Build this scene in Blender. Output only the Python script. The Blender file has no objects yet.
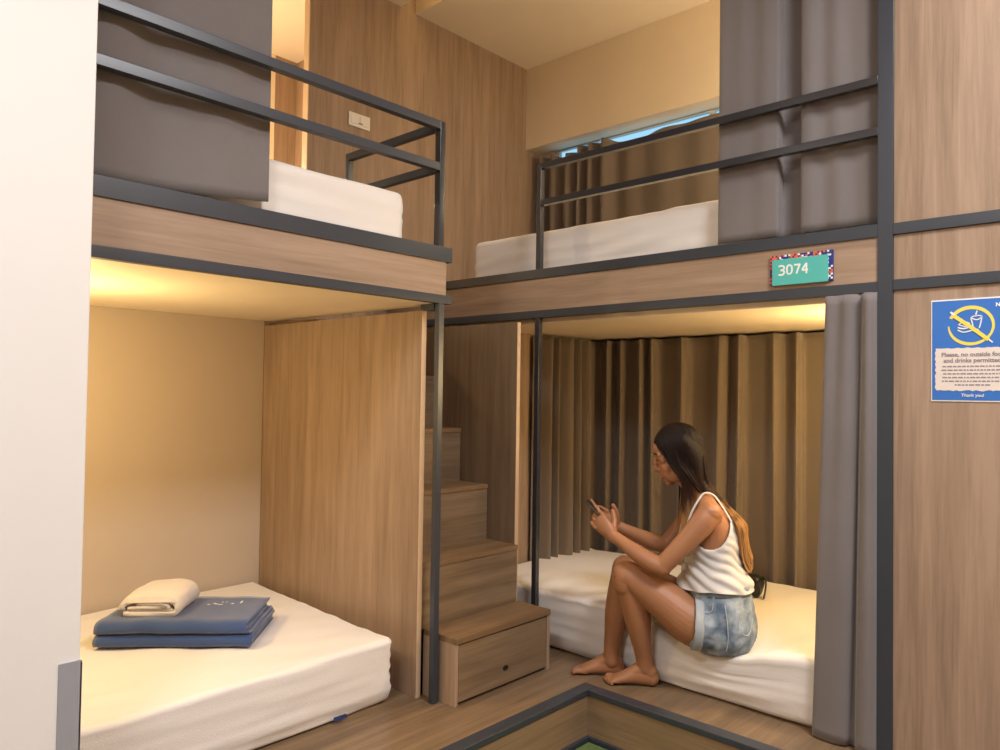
import bpy, bmesh, math, random
from mathutils import Vector, Matrix, noise
random.seed(7)
SC = bpy.context.scene
COL = SC.collection
PI = math.pi

# ------------------------------------------------------------------ materials
def new_mat(name):
    m = bpy.data.materials.new(name); m.use_nodes = True
    nt = m.node_tree; b = nt.nodes['Principled BSDF']
    return m, nt, b

def simple(name, col, rough=0.6, metal=0.0, bump=0.0, bscale=200, spec=0.5, vary=0.0, sheen=0.0, transl=0.0):
    m, nt, b = new_mat(name)
    b.inputs['Base Color'].default_value = (*col, 1)
    b.inputs['Roughness'].default_value = rough
    b.inputs['Metallic'].default_value = metal
    b.inputs['Specular IOR Level'].default_value = spec
    if sheen: b.inputs['Sheen Weight'].default_value = sheen
    tc = nt.nodes.new('ShaderNodeTexCoord')
    if vary:
        n = nt.nodes.new('ShaderNodeTexNoise'); n.inputs['Scale'].default_value = 3.0; n.inputs['Detail'].default_value = 4
        nt.links.new(tc.outputs['Object'], n.inputs['Vector'])
        r = nt.nodes.new('ShaderNodeValToRGB')
        r.color_ramp.elements[0].position = .3; r.color_ramp.elements[1].position = .7
        r.color_ramp.elements[0].color = (*[c*(1-vary) for c in col], 1)
        r.color_ramp.elements[1].color = (*[min(1, c*(1+vary)) for c in col], 1)
        nt.links.new(n.outputs['Fac'], r.inputs['Fac']); nt.links.new(r.outputs['Color'], b.inputs['Base Color'])
    if bump:
        n = nt.nodes.new('ShaderNodeTexNoise'); n.inputs['Scale'].default_value = bscale; n.inputs['Detail'].default_value = 3
        nt.links.new(tc.outputs['Object'], n.inputs['Vector'])
        bp = nt.nodes.new('ShaderNodeBump'); bp.inputs['Strength'].default_value = bump; bp.inputs['Distance'].default_value = 0.004
        nt.links.new(n.outputs['Fac'], bp.inputs['Height']); nt.links.new(bp.outputs['Normal'], b.inputs['Normal'])
    return m

def wood(name, light, dark, axis, rough=0.5, coarse=1.0):
    """oak laminate, grain running along the given axis (0,1,2)"""
    m, nt, b = new_mat(name)
    tc = nt.nodes.new('ShaderNodeTexCoord')
    def stretched(s_across, s_along, detail, dist=0.0):
        mp = nt.nodes.new('ShaderNodeMapping')
        sc = [s_across]*3; sc[axis] = s_along
        mp.inputs['Scale'].default_value = sc
        nt.links.new(tc.outputs['Object'], mp.inputs['Vector'])
        n = nt.nodes.new('ShaderNodeTexNoise'); n.inputs['Scale'].default_value = 1.0
        n.inputs['Detail'].default_value = detail; n.inputs['Distortion'].default_value = dist; n.inputs['Roughness'].default_value = .62
        nt.links.new(mp.outputs['Vector'], n.inputs['Vector'])
        return n
    a = stretched(22*coarse, 1.3, 6, .5)
    c = stretched(130, 5, 4)
    d = stretched(5, .6, 2, 1.0)
    mix = nt.nodes.new('ShaderNodeMath'); mix.operation = 'MULTIPLY_ADD'; mix.inputs[1].default_value = .55
    nt.links.new(a.outputs['Fac'], mix.inputs[0])
    m2 = nt.nodes.new('ShaderNodeMath'); m2.operation = 'MULTIPLY'; m2.inputs[1].default_value = .25
    nt.links.new(c.outputs['Fac'], m2.inputs[0]); nt.links.new(m2.outputs[0], mix.inputs[2])
    m3 = nt.nodes.new('ShaderNodeMath'); m3.operation = 'MULTIPLY_ADD'; m3.inputs[1].default_value = .22
    nt.links.new(d.outputs['Fac'], m3.inputs[0]); nt.links.new(mix.outputs[0], m3.inputs[2])
    r = nt.nodes.new('ShaderNodeValToRGB')
    r.color_ramp.elements[0].position = .40; r.color_ramp.elements[0].color = (*dark, 1)
    r.color_ramp.elements[1].position = .62; r.color_ramp.elements[1].color = (*light, 1)
    nt.links.new(m3.outputs[0], r.inputs['Fac']); nt.links.new(r.outputs['Color'], b.inputs['Base Color'])
    b.inputs['Roughness'].default_value = rough
    b.inputs['Specular IOR Level'].default_value = .35
    bp = nt.nodes.new('ShaderNodeBump'); bp.inputs['Strength'].default_value = .12; bp.inputs['Distance'].default_value = .002
    nt.links.new(c.outputs['Fac'], bp.inputs['Height']); nt.links.new(bp.outputs['Normal'], b.inputs['Normal'])
    return m

WL, WD = (.41, .29, .20), (.27, .185, .122)
M = {}
M['wood_z'] = wood('oak_vertical', WL, WD, 2)
M['wood_x'] = wood('oak_along_x', WL, WD, 0)
M['wood_y'] = wood('oak_along_y', WL, WD, 1)
M['stair_shade_x'] = wood('oak_stair_front_shaded', (.25, .172, .10), (.15, .098, .055), 0)  # same oak, darkened: stairwell shade put into the colour
M['stair_shade_z'] = wood('oak_stair_side_shaded', (.21, .142, .082), (.13, .085, .048), 2)  # oak darkened again for the side wall, shade painted into the colour
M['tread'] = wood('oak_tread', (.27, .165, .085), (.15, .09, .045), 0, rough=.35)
M['deck'] = wood('oak_deck', (.25, .165, .095), (.13, .085, .046), 0, rough=.33)
M['edge'] = simple('edge_banding', (.55, .40, .26), .5)
M['metal'] = simple('charcoal_steel', (.036, .043, .055), .34, .0, .05, 300, spec=.6)
M['metal_gloss'] = simple('charcoal_steel_gloss', (.03, .031, .036), .18, .0, spec=.9)
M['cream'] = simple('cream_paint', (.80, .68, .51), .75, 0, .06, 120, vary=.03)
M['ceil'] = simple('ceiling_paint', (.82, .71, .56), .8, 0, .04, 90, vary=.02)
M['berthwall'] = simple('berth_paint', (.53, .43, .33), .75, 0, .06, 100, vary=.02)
M['soffit'] = simple('soffit_board', (.78, .66, .48), .6, 0, .04, 60, vary=.03)
M['white'] = simple('white_paint', (.84, .83, .79), .55, 0, .03, 80, vary=.01)
M['guard'] = simple('grey_aluminium', (.42, .45, .50), .35, .3)
M['sheet'] = simple('white_cotton', (.80, .76, .71), .85, 0, .25, 260, vary=.02, sheen=.2)
M['curtain'] = simple('taupe_curtain', (.175, .156, .150), .8, 0, .25, 500, vary=.07, sheen=.3)
M['curtain_back'] = simple('brown_curtain', (.165, .125, .09), .8, 0, .25, 500, vary=.07, sheen=.3)
M['blue'] = simple('blue_fleece', (.034, .072, .195), .95, 0, .5, 350, vary=.12, sheen=.5)
M['towel'] = simple('white_terry', (.78, .70, .62), .95, 0, .9, 420, vary=.04, sheen=.4)
M['black'] = simple('black_plastic', (.012, .012, .013), .4)
M['plastic'] = simple('white_plastic', (.78, .74, .68), .35)
M['teal'] = simple('teal_plate', (.09, .50, .44), .35)
M['signwhite'] = simple('white_print', (.85, .85, .82), .5)
M['navy'] = simple('navy_print', (.015, .03, .22), .5)
M['orange'] = simple('orange_print', (.78, .14, .03), .5)
M['bluepaper'] = simple('blue_paper', (.035, .17, .55), .45, vary=.05)
M['yellow'] = simple('yellow_print', (.85, .70, .10), .5)
M['creamprint'] = simple('cream_print', (.78, .70, .62), .6, vary=.04)
M['textgrey'] = simple('grey_print', (.28, .25, .28), .6)
M['skin'] = simple('tanned_skin', (.36, .165, .078), .48, 0, .08, 300, vary=.06)
M['skin'].node_tree.nodes['Principled BSDF'].inputs['Subsurface Weight'].default_value = .12
M['skin'].node_tree.nodes['Principled BSDF'].inputs['Subsurface Radius'].default_value = (.01, .004, .002)
M['skin'].node_tree.nodes['Principled BSDF'].inputs['Subsurface Scale'].default_value = .5
M['lips'] = simple('lips', (.36, .11, .08), .4)
M['teeth'] = simple('teeth', (.8, .76, .7), .3)
M['eye'] = simple('eye_dark', (.06, .04, .03), .2)
M['brow'] = simple('brow_hair', (.03, .016, .01), .8)
M['nail'] = simple('pale_nail', (.62, .42, .36), .25)
M['tank'] = simple('white_jersey', (.60, .585, .56), .85, 0, .3, 600, vary=.02)
M['green'] = simple('green_mat', (.12, .18, .05), .95, 0, 1.0, 300, vary=.3)
M['lens'] = simple('lamp_diffuser', (.9, .88, .84), .4)

def mat_denim():
    m, nt, b = new_mat('washed_denim')
    tc = nt.nodes.new('ShaderNodeTexCoord')
    n = nt.nodes.new('ShaderNodeTexNoise'); n.inputs['Scale'].default_value = 16; n.inputs['Detail'].default_value = 6
    nt.links.new(tc.outputs['Object'], n.inputs['Vector'])
    r = nt.nodes.new('ShaderNodeValToRGB')
    r.color_ramp.elements[0].position = .36; r.color_ramp.elements[0].color = (.10, .155, .22, 1)
    r.color_ramp.elements[1].position = .66; r.color_ramp.elements[1].color = (.36, .42, .47, 1)
    nt.links.new(n.outputs['Fac'], r.inputs['Fac']); nt.links.new(r.outputs['Color'], b.inputs['Base Color'])
    b.inputs['Roughness'].default_value = .9
    n2 = nt.nodes.new('ShaderNodeTexNoise'); n2.inputs['Scale'].default_value = 500
    nt.links.new(tc.outputs['Object'], n2.inputs['Vector'])
    bp = nt.nodes.new('ShaderNodeBump'); bp.inputs['Strength'].default_value = .3; bp.inputs['Distance'].default_value = .003
    nt.links.new(n2.outputs['Fac'], bp.inputs['Height']); nt.links.new(bp.outputs['Normal'], b.inputs['Normal'])
    return m
M['denim'] = mat_denim()
M['cuff'] = simple('pale_denim', (.42, .47, .50), .9, 0, .3, 400, vary=.15)

def mat_hair():
    m, nt, b = new_mat('ombre_hair')
    tc = nt.nodes.new('ShaderNodeTexCoord'); sp = nt.nodes.new('ShaderNodeSeparateXYZ')
    nt.links.new(tc.outputs['Object'], sp.inputs[0])
    n = nt.nodes.new('ShaderNodeTexNoise'); n.inputs['Scale'].default_value = 40; n.inputs['Detail'].default_value = 2
    mp = nt.nodes.new('ShaderNodeMapping'); mp.inputs['Scale'].default_value = (1, 1, .12)
    nt.links.new(tc.outputs['Object'], mp.inputs['Vector']); nt.links.new(mp.outputs['Vector'], n.inputs['Vector'])
    ma = nt.nodes.new('ShaderNodeMath'); ma.operation = 'MULTIPLY_ADD'; ma.inputs[1].default_value = .22; 
    nt.links.new(n.outputs['Fac'], ma.inputs[0]); nt.links.new(sp.outputs['Z'], ma.inputs[2])
    r = nt.nodes.new('ShaderNodeValToRGB')
    e = r.color_ramp.elements
    e[0].position = .60; e[0].color = (.50, .27, .10, 1)
    e[1].position = .98; e[1].color = (.012, .006, .004, 1)
    x = e.new(.78); x.color = (.36, .18, .06, 1)
    x = e.new(.86); x.color = (.038, .016, .008, 1)
    nt.links.new(ma.outputs[0], r.inputs['Fac']); nt.links.new(r.outputs['Color'], b.inputs['Base Color'])
    b.inputs['Roughness'].default_value = .5
    n3 = nt.nodes.new('ShaderNodeTexNoise'); n3.inputs['Scale'].default_value = 420; n3.inputs['Detail'].default_value = 2
    mp3 = nt.nodes.new('ShaderNodeMapping'); mp3.inputs['Scale'].default_value = (1, 1, .04)
    nt.links.new(tc.outputs['Object'], mp3.inputs['Vector']); nt.links.new(mp3.outputs['Vector'], n3.inputs['Vector'])
    bp = nt.nodes.new('ShaderNodeBump'); bp.inputs['Strength'].default_value = .8; bp.inputs['Distance'].default_value = .004
    nt.links.new(n3.outputs['Fac'], bp.inputs['Height']); nt.links.new(bp.outputs['Normal'], b.inputs['Normal'])
    b.inputs['Specular IOR Level'].default_value = .18
    return m
M['hair'] = mat_hair()

def mat_glow(name, col, strength):
    m, nt, b = new_mat(name)
    b.inputs['Base Color'].default_value = (*col, 1)
    b.inputs['Emission Color'].default_value = (*col, 1)
    b.inputs['Emission Strength'].default_value = strength
    return m
def mat_glass():
    m, nt, b = new_mat('window_glass')
    b.inputs['Base Color'].default_value = (.95, .98, 1, 1)
    b.inputs['Transmission Weight'].default_value = 1; b.inputs['Roughness'].default_value = 0; b.inputs['IOR'].default_value = 1.02
    return m
M['glass'] = mat_glass()

# ------------------------------------------------------------------ object helpers
def finish(me, name, mat, parent=None, loc=None, smooth=False):
    me.materials.append(mat)
    if smooth:
        for p in me.polygons: p.use_smooth = True
    o = bpy.data.objects.new(name, me); COL.objects.link(o)
    if loc is not None:
        me.transform(Matrix.Translation(-Vector(loc))); o.location = loc
    if parent is not None:
        o.parent = parent; o.matrix_parent_inverse = Matrix.Translation(-parent.location)
    return o

def tag(o, label=None, cat=None, group=None, kind=None):
    if label: o['label'] = label
    if cat: o['category'] = cat
    if group: o['group'] = group
    if kind: o['kind'] = kind
    return o

def root(name, label, cat, loc, group=None):
    o = bpy.data.objects.new(name, None); COL.objects.link(o)
    o.location = loc; o.empty_display_size = .05
    tag(o, label, cat, group)
    return o

def bm_box(bm, x0, x1, y0, y1, z0, z1):
    vs = [bm.verts.new((x, y, z)) for x in (x0, x1) for y in (y0, y1) for z in (z0, z1)]
    for f in ((0, 1, 3, 2), (4, 6, 7, 5), (0, 4, 5, 1), (2, 3, 7, 6), (0, 2, 6, 4), (1, 5, 7, 3)):
        bm.faces.new([vs[i] for i in f])
    return vs

def bm_obj(bm, name, mat, parent=None, loc=None, smooth=False, bevel=0.0):
    bmesh.ops.recalc_face_normals(bm, faces=bm.faces[:])
    me = bpy.data.meshes.new(name); bm.to_mesh(me); bm.free()
    o = finish(me, name, mat, parent, loc, smooth)
    if bevel:
        md = o.modifiers.new('bevel', 'BEVEL'); md.width = bevel; md.segments = 2; md.limit_method = 'ANGLE'
        for p in me.polygons: p.use_smooth = True
        wn = o.modifiers.new('wn', 'WEIGHTED_NORMAL')
    return o

def box(name, mat, parent, x0, x1, y0, y1, z0, z1, bevel=.0015, loc=None):
    bm = bmesh.new(); bm_box(bm, x0, x1, y0, y1, z0, z1)
    if parent is None and loc is None: loc = ((x0+x1)/2, (y0+y1)/2, z0)
    return bm_obj(bm, name, mat, parent, loc, bevel=bevel)

def boxes(name, mat, parent, lst, bevel=.0015, loc=None):
    bm = bmesh.new()
    for b in lst: bm_box(bm, *b)
    if parent is None and loc is None: loc = ((lst[0][0]+lst[0][1])/2, (lst[0][2]+lst[0][3])/2, lst[0][4])
    return bm_obj(bm, name, mat, parent, loc, bevel=bevel)

def struct(o): o['kind'] = 'structure'; return o

def catmull(pts, n):
    """resample list of tuples (any dimension) with a Catmull-Rom spline, n steps per span"""
    P = [tuple(map(float, p)) for p in pts]; out = []
    D = len(P[0])
    for i in range(len(P)-1):
        p0 = P[max(0, i-1)]; p1 = P[i]; p2 = P[i+1]; p3 = P[min(len(P)-1, i+2)]
        for k in range(n):
            t = k/n; t2 = t*t; t3 = t2*t
            out.append(tuple(.5*((2*p1[j]) + (-p0[j]+p2[j])*t + (2*p0[j]-5*p1[j]+4*p2[j]-p3[j])*t2 + (-p0[j]+3*p1[j]-3*p2[j]+p3[j])*t3) for j in range(D)))
    out.append(P[-1]); return out

def tube(bm, pts, seg=16, n=4, up=(0, 0, 1), cap=True):
    """pts: (x,y,z,ra,rb) ; ra across, rb along the up reference; rounded ends"""
    s = catmull(pts, n)
    if cap:
        def ext(a, b):
            A = Vector(a[:3]); d = (A-Vector(b[:3])); d.normalize(); r = min(a[3], a[4]); o = []
            for q in (.35, .65, .88, .985):
                k = math.sqrt(max(0, 1-q*q)); p = A+d*r*q; o.append((*p, a[3]*k, a[4]*k))
            return o
        s = ext(s[0], s[1])[::-1]+s+ext(s[-1], s[-2])
    rings = []; up = Vector(up)
    for i, q in enumerate(s):
        a = Vector(s[max(0, i-1)][:3]); b = Vector(s[min(len(s)-1, i+1)][:3])
        t = (b-a).normalized()
        side = t.cross(up)
        if side.length < .05: side = t.cross(Vector((1, 0, .3)))
        side.normalize(); u = side.cross(t).normalized()
        c = Vector(q[:3])
        rings.append([bm.verts.new(c+side*math.cos(2*PI*k/seg)*q[3]+u*math.sin(2*PI*k/seg)*q[4]) for k in range(seg)])
    for i in range(len(rings)-1):
        for k in range(seg):
            bm.faces.new((rings[i][k], rings[i][(k+1) % seg], rings[i+1][(k+1) % seg], rings[i+1][k]))
    bm.faces.new(rings[0][::-1]); bm.faces.new(rings[-1])
    return rings

def ellipsoid(bm, c, r, rot=None, seg=20):
    mt = Matrix.Translation(c) @ (rot.to_4x4() if rot else Matrix.Identity(4)) @ Matrix.Diagonal((*r, 1))
    bmesh.ops.create_uvsphere(bm, u_segments=seg, v_segments=seg//2, radius=1, matrix=mt)

def nz(x, y, z=0.0, s=1.0): return noise.noise(Vector((x*s, y*s, z*s)))

# rounded, finely gridded block (mattresses, cushions)
def axis_list(a, b, r, step):
    n = max(2, int((b-a-2*r)/step)); inner = [a+r+(b-a-2*r)*i/n for i in range(n+1)]
    e = [a+r*(1-math.cos(PI/2*k/5)) for k in range(5)] if r > 0 else []
    f = [b-r*(1-math.cos(PI/2*k/5)) for k in range(4, -1, -1)] if r > 0 else []
    return [q for q in e if q < a+r-1e-6]+inner+[q for q in f if q > b-r+1e-6]

def rblock(X, Y, Z, r, disp=None, step=.03):
    xs, ys, zs = axis_list(*X, r, step), axis_list(*Y, r, step), axis_list(*Z, r, min(step, .02))
    bm = bmesh.new(); V = {}
    def v(i, j, k):
        key = (i, j, k)
        if key not in V:
            p = Vector((xs[i], ys[j], zs[k]))
            c = Vector((min(max(p.x, X[0]+r), X[1]-r), min(max(p.y, Y[0]+r), Y[1]-r), min(max(p.z, Z[0]+r), Z[1]-r)))
            d = p-c
            if d.length > 1e-9:
                m = max(abs(d.x), abs(d.y), abs(d.z))
                # map cube shell to sphere shell
                p = c+d.normalized()*m
            if disp: p = disp(p)
            V[key] = bm.verts.new(p)
        return V[key]
    nx, ny, nzz = len(xs)-1, len(ys)-1, len(zs)-1
    def quad(a, b, c, d): bm.faces.new((v(*a), v(*b), v(*c), v(*d)))
    for i in range(nx):
        for j in range(ny):
            quad((i, j, nzz), (i+1, j, nzz), (i+1, j+1, nzz), (i, j+1, nzz)); quad((i, j, 0), (i, j+1, 0), (i+1, j+1, 0), (i+1, j, 0))
    for i in range(nx):
        for k in range(nzz):
            quad((i, 0, k), (i+1, 0, k), (i+1, 0, k+1), (i, 0, k+1)); quad((i, ny, k), (i, ny, k+1), (i+1, ny, k+1), (i+1, ny, k))
    for j in range(ny):
        for k in range(nzz):
            quad((0, j, k), (0, j, k+1), (0, j+1, k+1), (0, j+1, k)); quad((nx, j, k), (nx, j+1, k), (nx, j+1, k+1), (nx, j, k+1))
    return bm

# hanging cloth: plan path of (x,y) points, top/bottom heights, pleats
def curtain(name, mat, path, z0, z1, label, pleat=None, nz_=46, per=10, parent=None, cat='curtain', thick=.0025, warp=None):
    s = catmull(path, per); n = len(s)
    L = [0]
    for i in range(1, n): L.append(L[-1]+math.dist(s[i][:2], s[i-1][:2]))
    bm = bmesh.new(); rows = []
    for k in range(nz_+1):
        t = k/nz_; row = []
        for i in range(n):
            a = s[max(0, i-1)]; b = s[min(n-1, i+1)]
            tx, ty = b[0]-a[0], b[1]-a[1]; l = math.hypot(tx, ty) or 1; nx_, ny_ = ty/l, -tx/l
            zb = z0(L[i]/L[-1]) if callable(z0) else z0
            zt = z1(L[i]/L[-1]) if callable(z1) else z1
            d = pleat(L[i], L[i]/L[-1], t) if pleat else 0
            px_, py_ = s[i][0]+nx_*d, s[i][1]+ny_*d
            if warp: px_, py_ = warp(px_, py_, t)
            row.append(bm.verts.new((px_, py_, zb+(zt-zb)*t)))
        rows.append(row)
    for k in range(nz_):
        for i in range(n-1):
            bm.faces.new((rows[k][i], rows[k][i+1], rows[k+1][i+1], rows[k+1][i]))
    me = bpy.data.meshes.new(name); bm.to_mesh(me); bm.free()
    loc = None if parent else (path[0][0], path[0][1], z0(0) if callable(z0) else z0)
    o = finish(me, name, mat, parent, loc, True)
    md = o.modifiers.new('thick', 'SOLIDIFY'); md.thickness = thick; md.offset = 0
    if label: tag(o, label, cat)
    return o

# ================================================================== SETTING
CEIL = 3.35
# raised platform floor (L shape round the well) and the low floor in the well
bm = bmesh.new()
bm_box(bm, -1.6, 3.95, 1.775, 3.34, -.10, 0); bm_box(bm, 2.43, 3.95, -1.6, 1.775, -.10, 0)
struct(bm_obj(bm, 'floor', M['deck'], loc=(0, 2, -.1)))
struct(box('floor', M['deck'], None, -1.7, 2.5, -1.7, 1.9, -.26, -.20, 0))
struct(box('trim_1', wood('oak_riser_x', (.30, .20, .115), (.18, .12, .066), 0, .4), None, -1.6, 2.39, 1.727, 1.775, -.20, -.020, 0))
struct(box('trim_7', wood('oak_riser_y', (.30, .20, .115), (.18, .12, .066), 1, .4), None, 2.385, 2.43, -1.6, 1.775, -.20, -.020, 0))
bm = bmesh.new()   # dark steel nosing round the platform edge
bm_box(bm, -1.6, 2.436, 1.722, 1.778, -.019, .003); bm_box(bm, 2.380, 2.436, -1.6, 1.722, -.019, .003)
struct(bm_obj(bm, 'trim_2', M['metal'], loc=(2.4, 1.74, -.028), bevel=.002))
bm = bmesh.new()
bm_box(bm, -1.6, 2.385, 1.713, 1.727, -.20, -.172); bm_box(bm, 2.371, 2.385, -1.6, 1.713, -.20, -.172)
struct(bm_obj(bm, 'baseboard_back', M['metal'], loc=(2.36, 1.7, -.2), bevel=.002))
tag(box('door_mat', M['green'], None, 1.75, 2.365, 1.25, 1.706, -.20, -.185, .003), 'green mat in the corner of the sunken floor below the platform', 'mat')

# walls
struct(box('wall_back', M['wood_z'], None, 1.86, 3.95, 3.30, 3.34, 0, 1.70, 0))
struct(box('wall_back', M['wood_z'], None, 2.077, 3.95, 3.30, 3.34, 1.70, 3.62, 0))
struct(box('trim_3', M['edge'], None, 2.074, 2.079, 3.298, 3.342, 1.70, 3.62, 0))
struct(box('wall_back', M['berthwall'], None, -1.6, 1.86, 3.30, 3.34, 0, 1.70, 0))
struct(box('wall_back', M['cream'], None, -1.6, 1.72, 3.30, 3.34, 1.70, 3.62, 0))
# space beyond the opening above the left upper berth
struct(box('wall_far', M['cream'], None, .8, 2.52, 4.40, 4.44, 0, 3.62, 0))
struct(box('wall_far', M['wood_z'], None, 2.52, 2.78, 4.40, 4.44, 0, 3.62, 0))
struct(box('wall_side', M['wood_z'], None, 2.68, 2.72, 3.34, 4.40, 0, 3.62, 0))
struct(box('wall_side', M['cream'], None, .76, .80, 3.34, 4.44, 0, 3.62, 0))
struct(box('floor', M['deck'], None, .76, 2.78, 3.34, 4.44, 1.55, 1.60, 0))
struct(box('ceiling', M['ceil'], None, .76, 2.78, 3.34, 4.44, 3.35, 3.40, 0))
# ceiling with a recessed slot
struct(box('ceiling', M['ceil'], None, -1.7, 2.671, -1.7, 3.34, CEIL, CEIL+.05, 0))
struct(box('ceiling', M['ceil'], None, 2.783, 4.0, -1.7, 3.34, CEIL, CEIL+.05, 0))
struct(boxes('ceiling', M['ceil'], None, [(2.60, 2.85, -1.7, 3.34, 3.60, 3.64), (2.641, 2.671, -1.7, 3.34, 3.40, 3.62), (2.783, 2.813, -1.7, 3.34, 3.40, 3.62)], 0))
# cream bulkhead over the window side
struct(box('wall_right', M['cream'], None, 3.77, 3.95, -1.6, 3.30, 2.80, CEIL, .002))
# outer wall with window opening
struct(boxes('wall_right', M['cream'], None, [(3.92, 3.96, -1.6, 3.3, 0, 2.0), (3.92, 3.96, -1.6, 3.3, 2.80, 3.4), (3.92, 3.96, 3.16, 3.3, 2.0, 2.80), (3.92, 3.96, -1.6, .8, 2.0, 2.80)], 0))
wf = struct(boxes('window_1', M['plastic'], None, [(3.925, 3.955, .8, 3.16, 2.0, 2.03), (3.925, 3.955, .8, 3.16, 2.792, 2.80), (3.925, 3.955, 3.13, 3.16, 2.03, 2.792), (3.925, 3.955, .8, .83, 2.03, 2.792), (3.925, 3.955, 2.0, 2.03, 2.03, 2.792)], .002))
box('pane', M['glass'], wf, 3.938, 3.942, .83, 3.13, 2.03, 2.792, 0)
# room behind the viewer
struct(box('wall_left', M['wood_z'], None, -1.74, -1.70, -1.7, 1.93, -.25, CEIL, 0))
struct(box('wall_front', M['wood_z'], None, -1.7, 4.0, -1.74, -1.70, -.25, CEIL, 0))
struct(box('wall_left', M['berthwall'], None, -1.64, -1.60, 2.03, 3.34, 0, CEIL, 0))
# white partition in the left foreground, with a grey corner guard at its foot
struct(box('wall_left', M['white'], None, -1.70, .631, 1.93, 2.03, -.20, CEIL, .003))
struct(boxes('trim_4', M['guard'], None, [(.585, .634, 1.926, 1.93, -.20, .505), (.631, .635, 1.926, 2.03, -.20, .50)], 0))
# timber panelling right of the bunks, divided by dark steel strips
struct(box('wall_right', M['wood_z'], None, 2.605, 2.64, -1.6, .70, 1.715, CEIL, .001))
struct(box('wall_right', M['wood_z'], None, 2.605, 2.64, -1.6, .70, 1.533, 1.678, .001))
struct(box('wall_right', M['wood_z'], None, 2.605, 2.64, -1.6, .70, 0, 1.498, .001))
struct(box('trim_5', M['metal'], None, 2.597, 2.64, -1.6, .70, 1.678, 1.715, .0015))
struct(box('trim_6', M['metal'], None, 2.597, 2.64, -1.6, .70, 1.498, 1.533, .0015))
# side walls of the right-hand berth behind the panelling
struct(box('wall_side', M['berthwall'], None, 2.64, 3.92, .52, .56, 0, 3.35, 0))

# ================================================================== LEFT BUNK
LB = root('bunk_bed', 'built-in double bunk on the left with oak fascia and charcoal guard rails', 'bunk bed', (.8, 2.7, 0))
box('fascia', M['wood_x'], LB, -1.5, 1.905, 2.056, 2.075, 1.508, 1.645)
box('upper_rail', M['metal'], LB, -1.5, 1.93, 2.05, 2.09, 1.64, 1.695)
box('lower_rail', M['metal'], LB, -1.5, 1.93, 2.05, 2.08, 1.482, 1.514)
box('platform', M['soffit'], LB, -1.5, 1.905, 2.076, 3.298, 1.483, 1.60)
box('end_rail', M['metal'], LB, 1.895, 1.93, 2.09, 3.298, 1.64, 1.695)
box('end_fascia', M['wood_y'], LB, 1.886, 1.905, 2.085, 3.298, 1.60, 1.64)
gr = box('guard_rail', M['metal'], LB, -1.5, 1.86, 2.05, 2.08, 2.135, 2.165)
box('guard_rail', M['metal'], LB, -1.5, 1.86, 2.05, 2.08, 1.978, 2.008)
box('guard_post', M['metal_gloss'], LB, 1.86, 1.885, 2.05, 2.08, 1.695, 2.165)
box('guard_rail', M['metal'], LB, 1.86, 1.885, 2.08, 2.63, 2.135, 2.165)
box('guard_rail', M['metal'], LB, 1.86, 1.885, 2.08, 2.63, 1.978, 2.008)
box('guard_post', M['metal'], LB, 1.86, 1.885, 2.63, 2.655, 1.60, 2.165)
box('support_post', M['metal'], LB, 1.867, 1.892, 2.05, 2.075, 0, 1.482)
box('top_stub', M['metal'], LB, 1.862, 1.888, 2.075, 2.15, 1.458, 1.482)
sp = box('side_panel', M['wood_z'], LB, 1.862, 1.882, 2.14, 3.298, 0, 1.46)
box('edge_band', M['edge'], sp, 1.861, 1.883, 2.138, 2.1405, 0, 1.46, 0)

# ================================================================== RIGHT BUNK
RB = root('bunk_bed', 'built-in double bunk on the right with room plate on its oak fascia', 'bunk bed', (3.1, 1.9, 0))
box('fascia', M['wood_y'], RB, 2.606, 2.625, .747, 3.298, 1.53, 1.682)
box('upper_rail', M['metal'], RB, 2.60, 2.64, .747, 3.298, 1.677, 1.72)
box('lower_rail', M['metal'], RB, 2.60, 2.635, .747, 3.298, 1.496, 1.531)
box('platform', M['soffit'], RB, 2.636, 3.90, .56, 3.298, 1.475, 1.62)
box('tall_post', M['metal'], RB, 2.60, 2.645, .70, .747, 0, 3.348)
box('guard_rail', M['metal_gloss'], RB, 2.60, 2.627, .747, 2.18, 2.182, 2.209)
box('guard_rail', M['metal_gloss'], RB, 2.60, 2.627, .747, 2.18, 2.013, 2.040)
box('guard_post', M['metal_gloss'], RB, 2.60, 2.627, 2.18, 2.205, 1.72, 2.209)
box('support_post', M['metal_gloss'], RB, 2.60, 2.625, 2.18, 2.205, 0, 1.496)
box('end_panel', M['wood_z'], RB, 2.62, 3.66, 2.640, 2.655, 0, 1.475)

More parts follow.
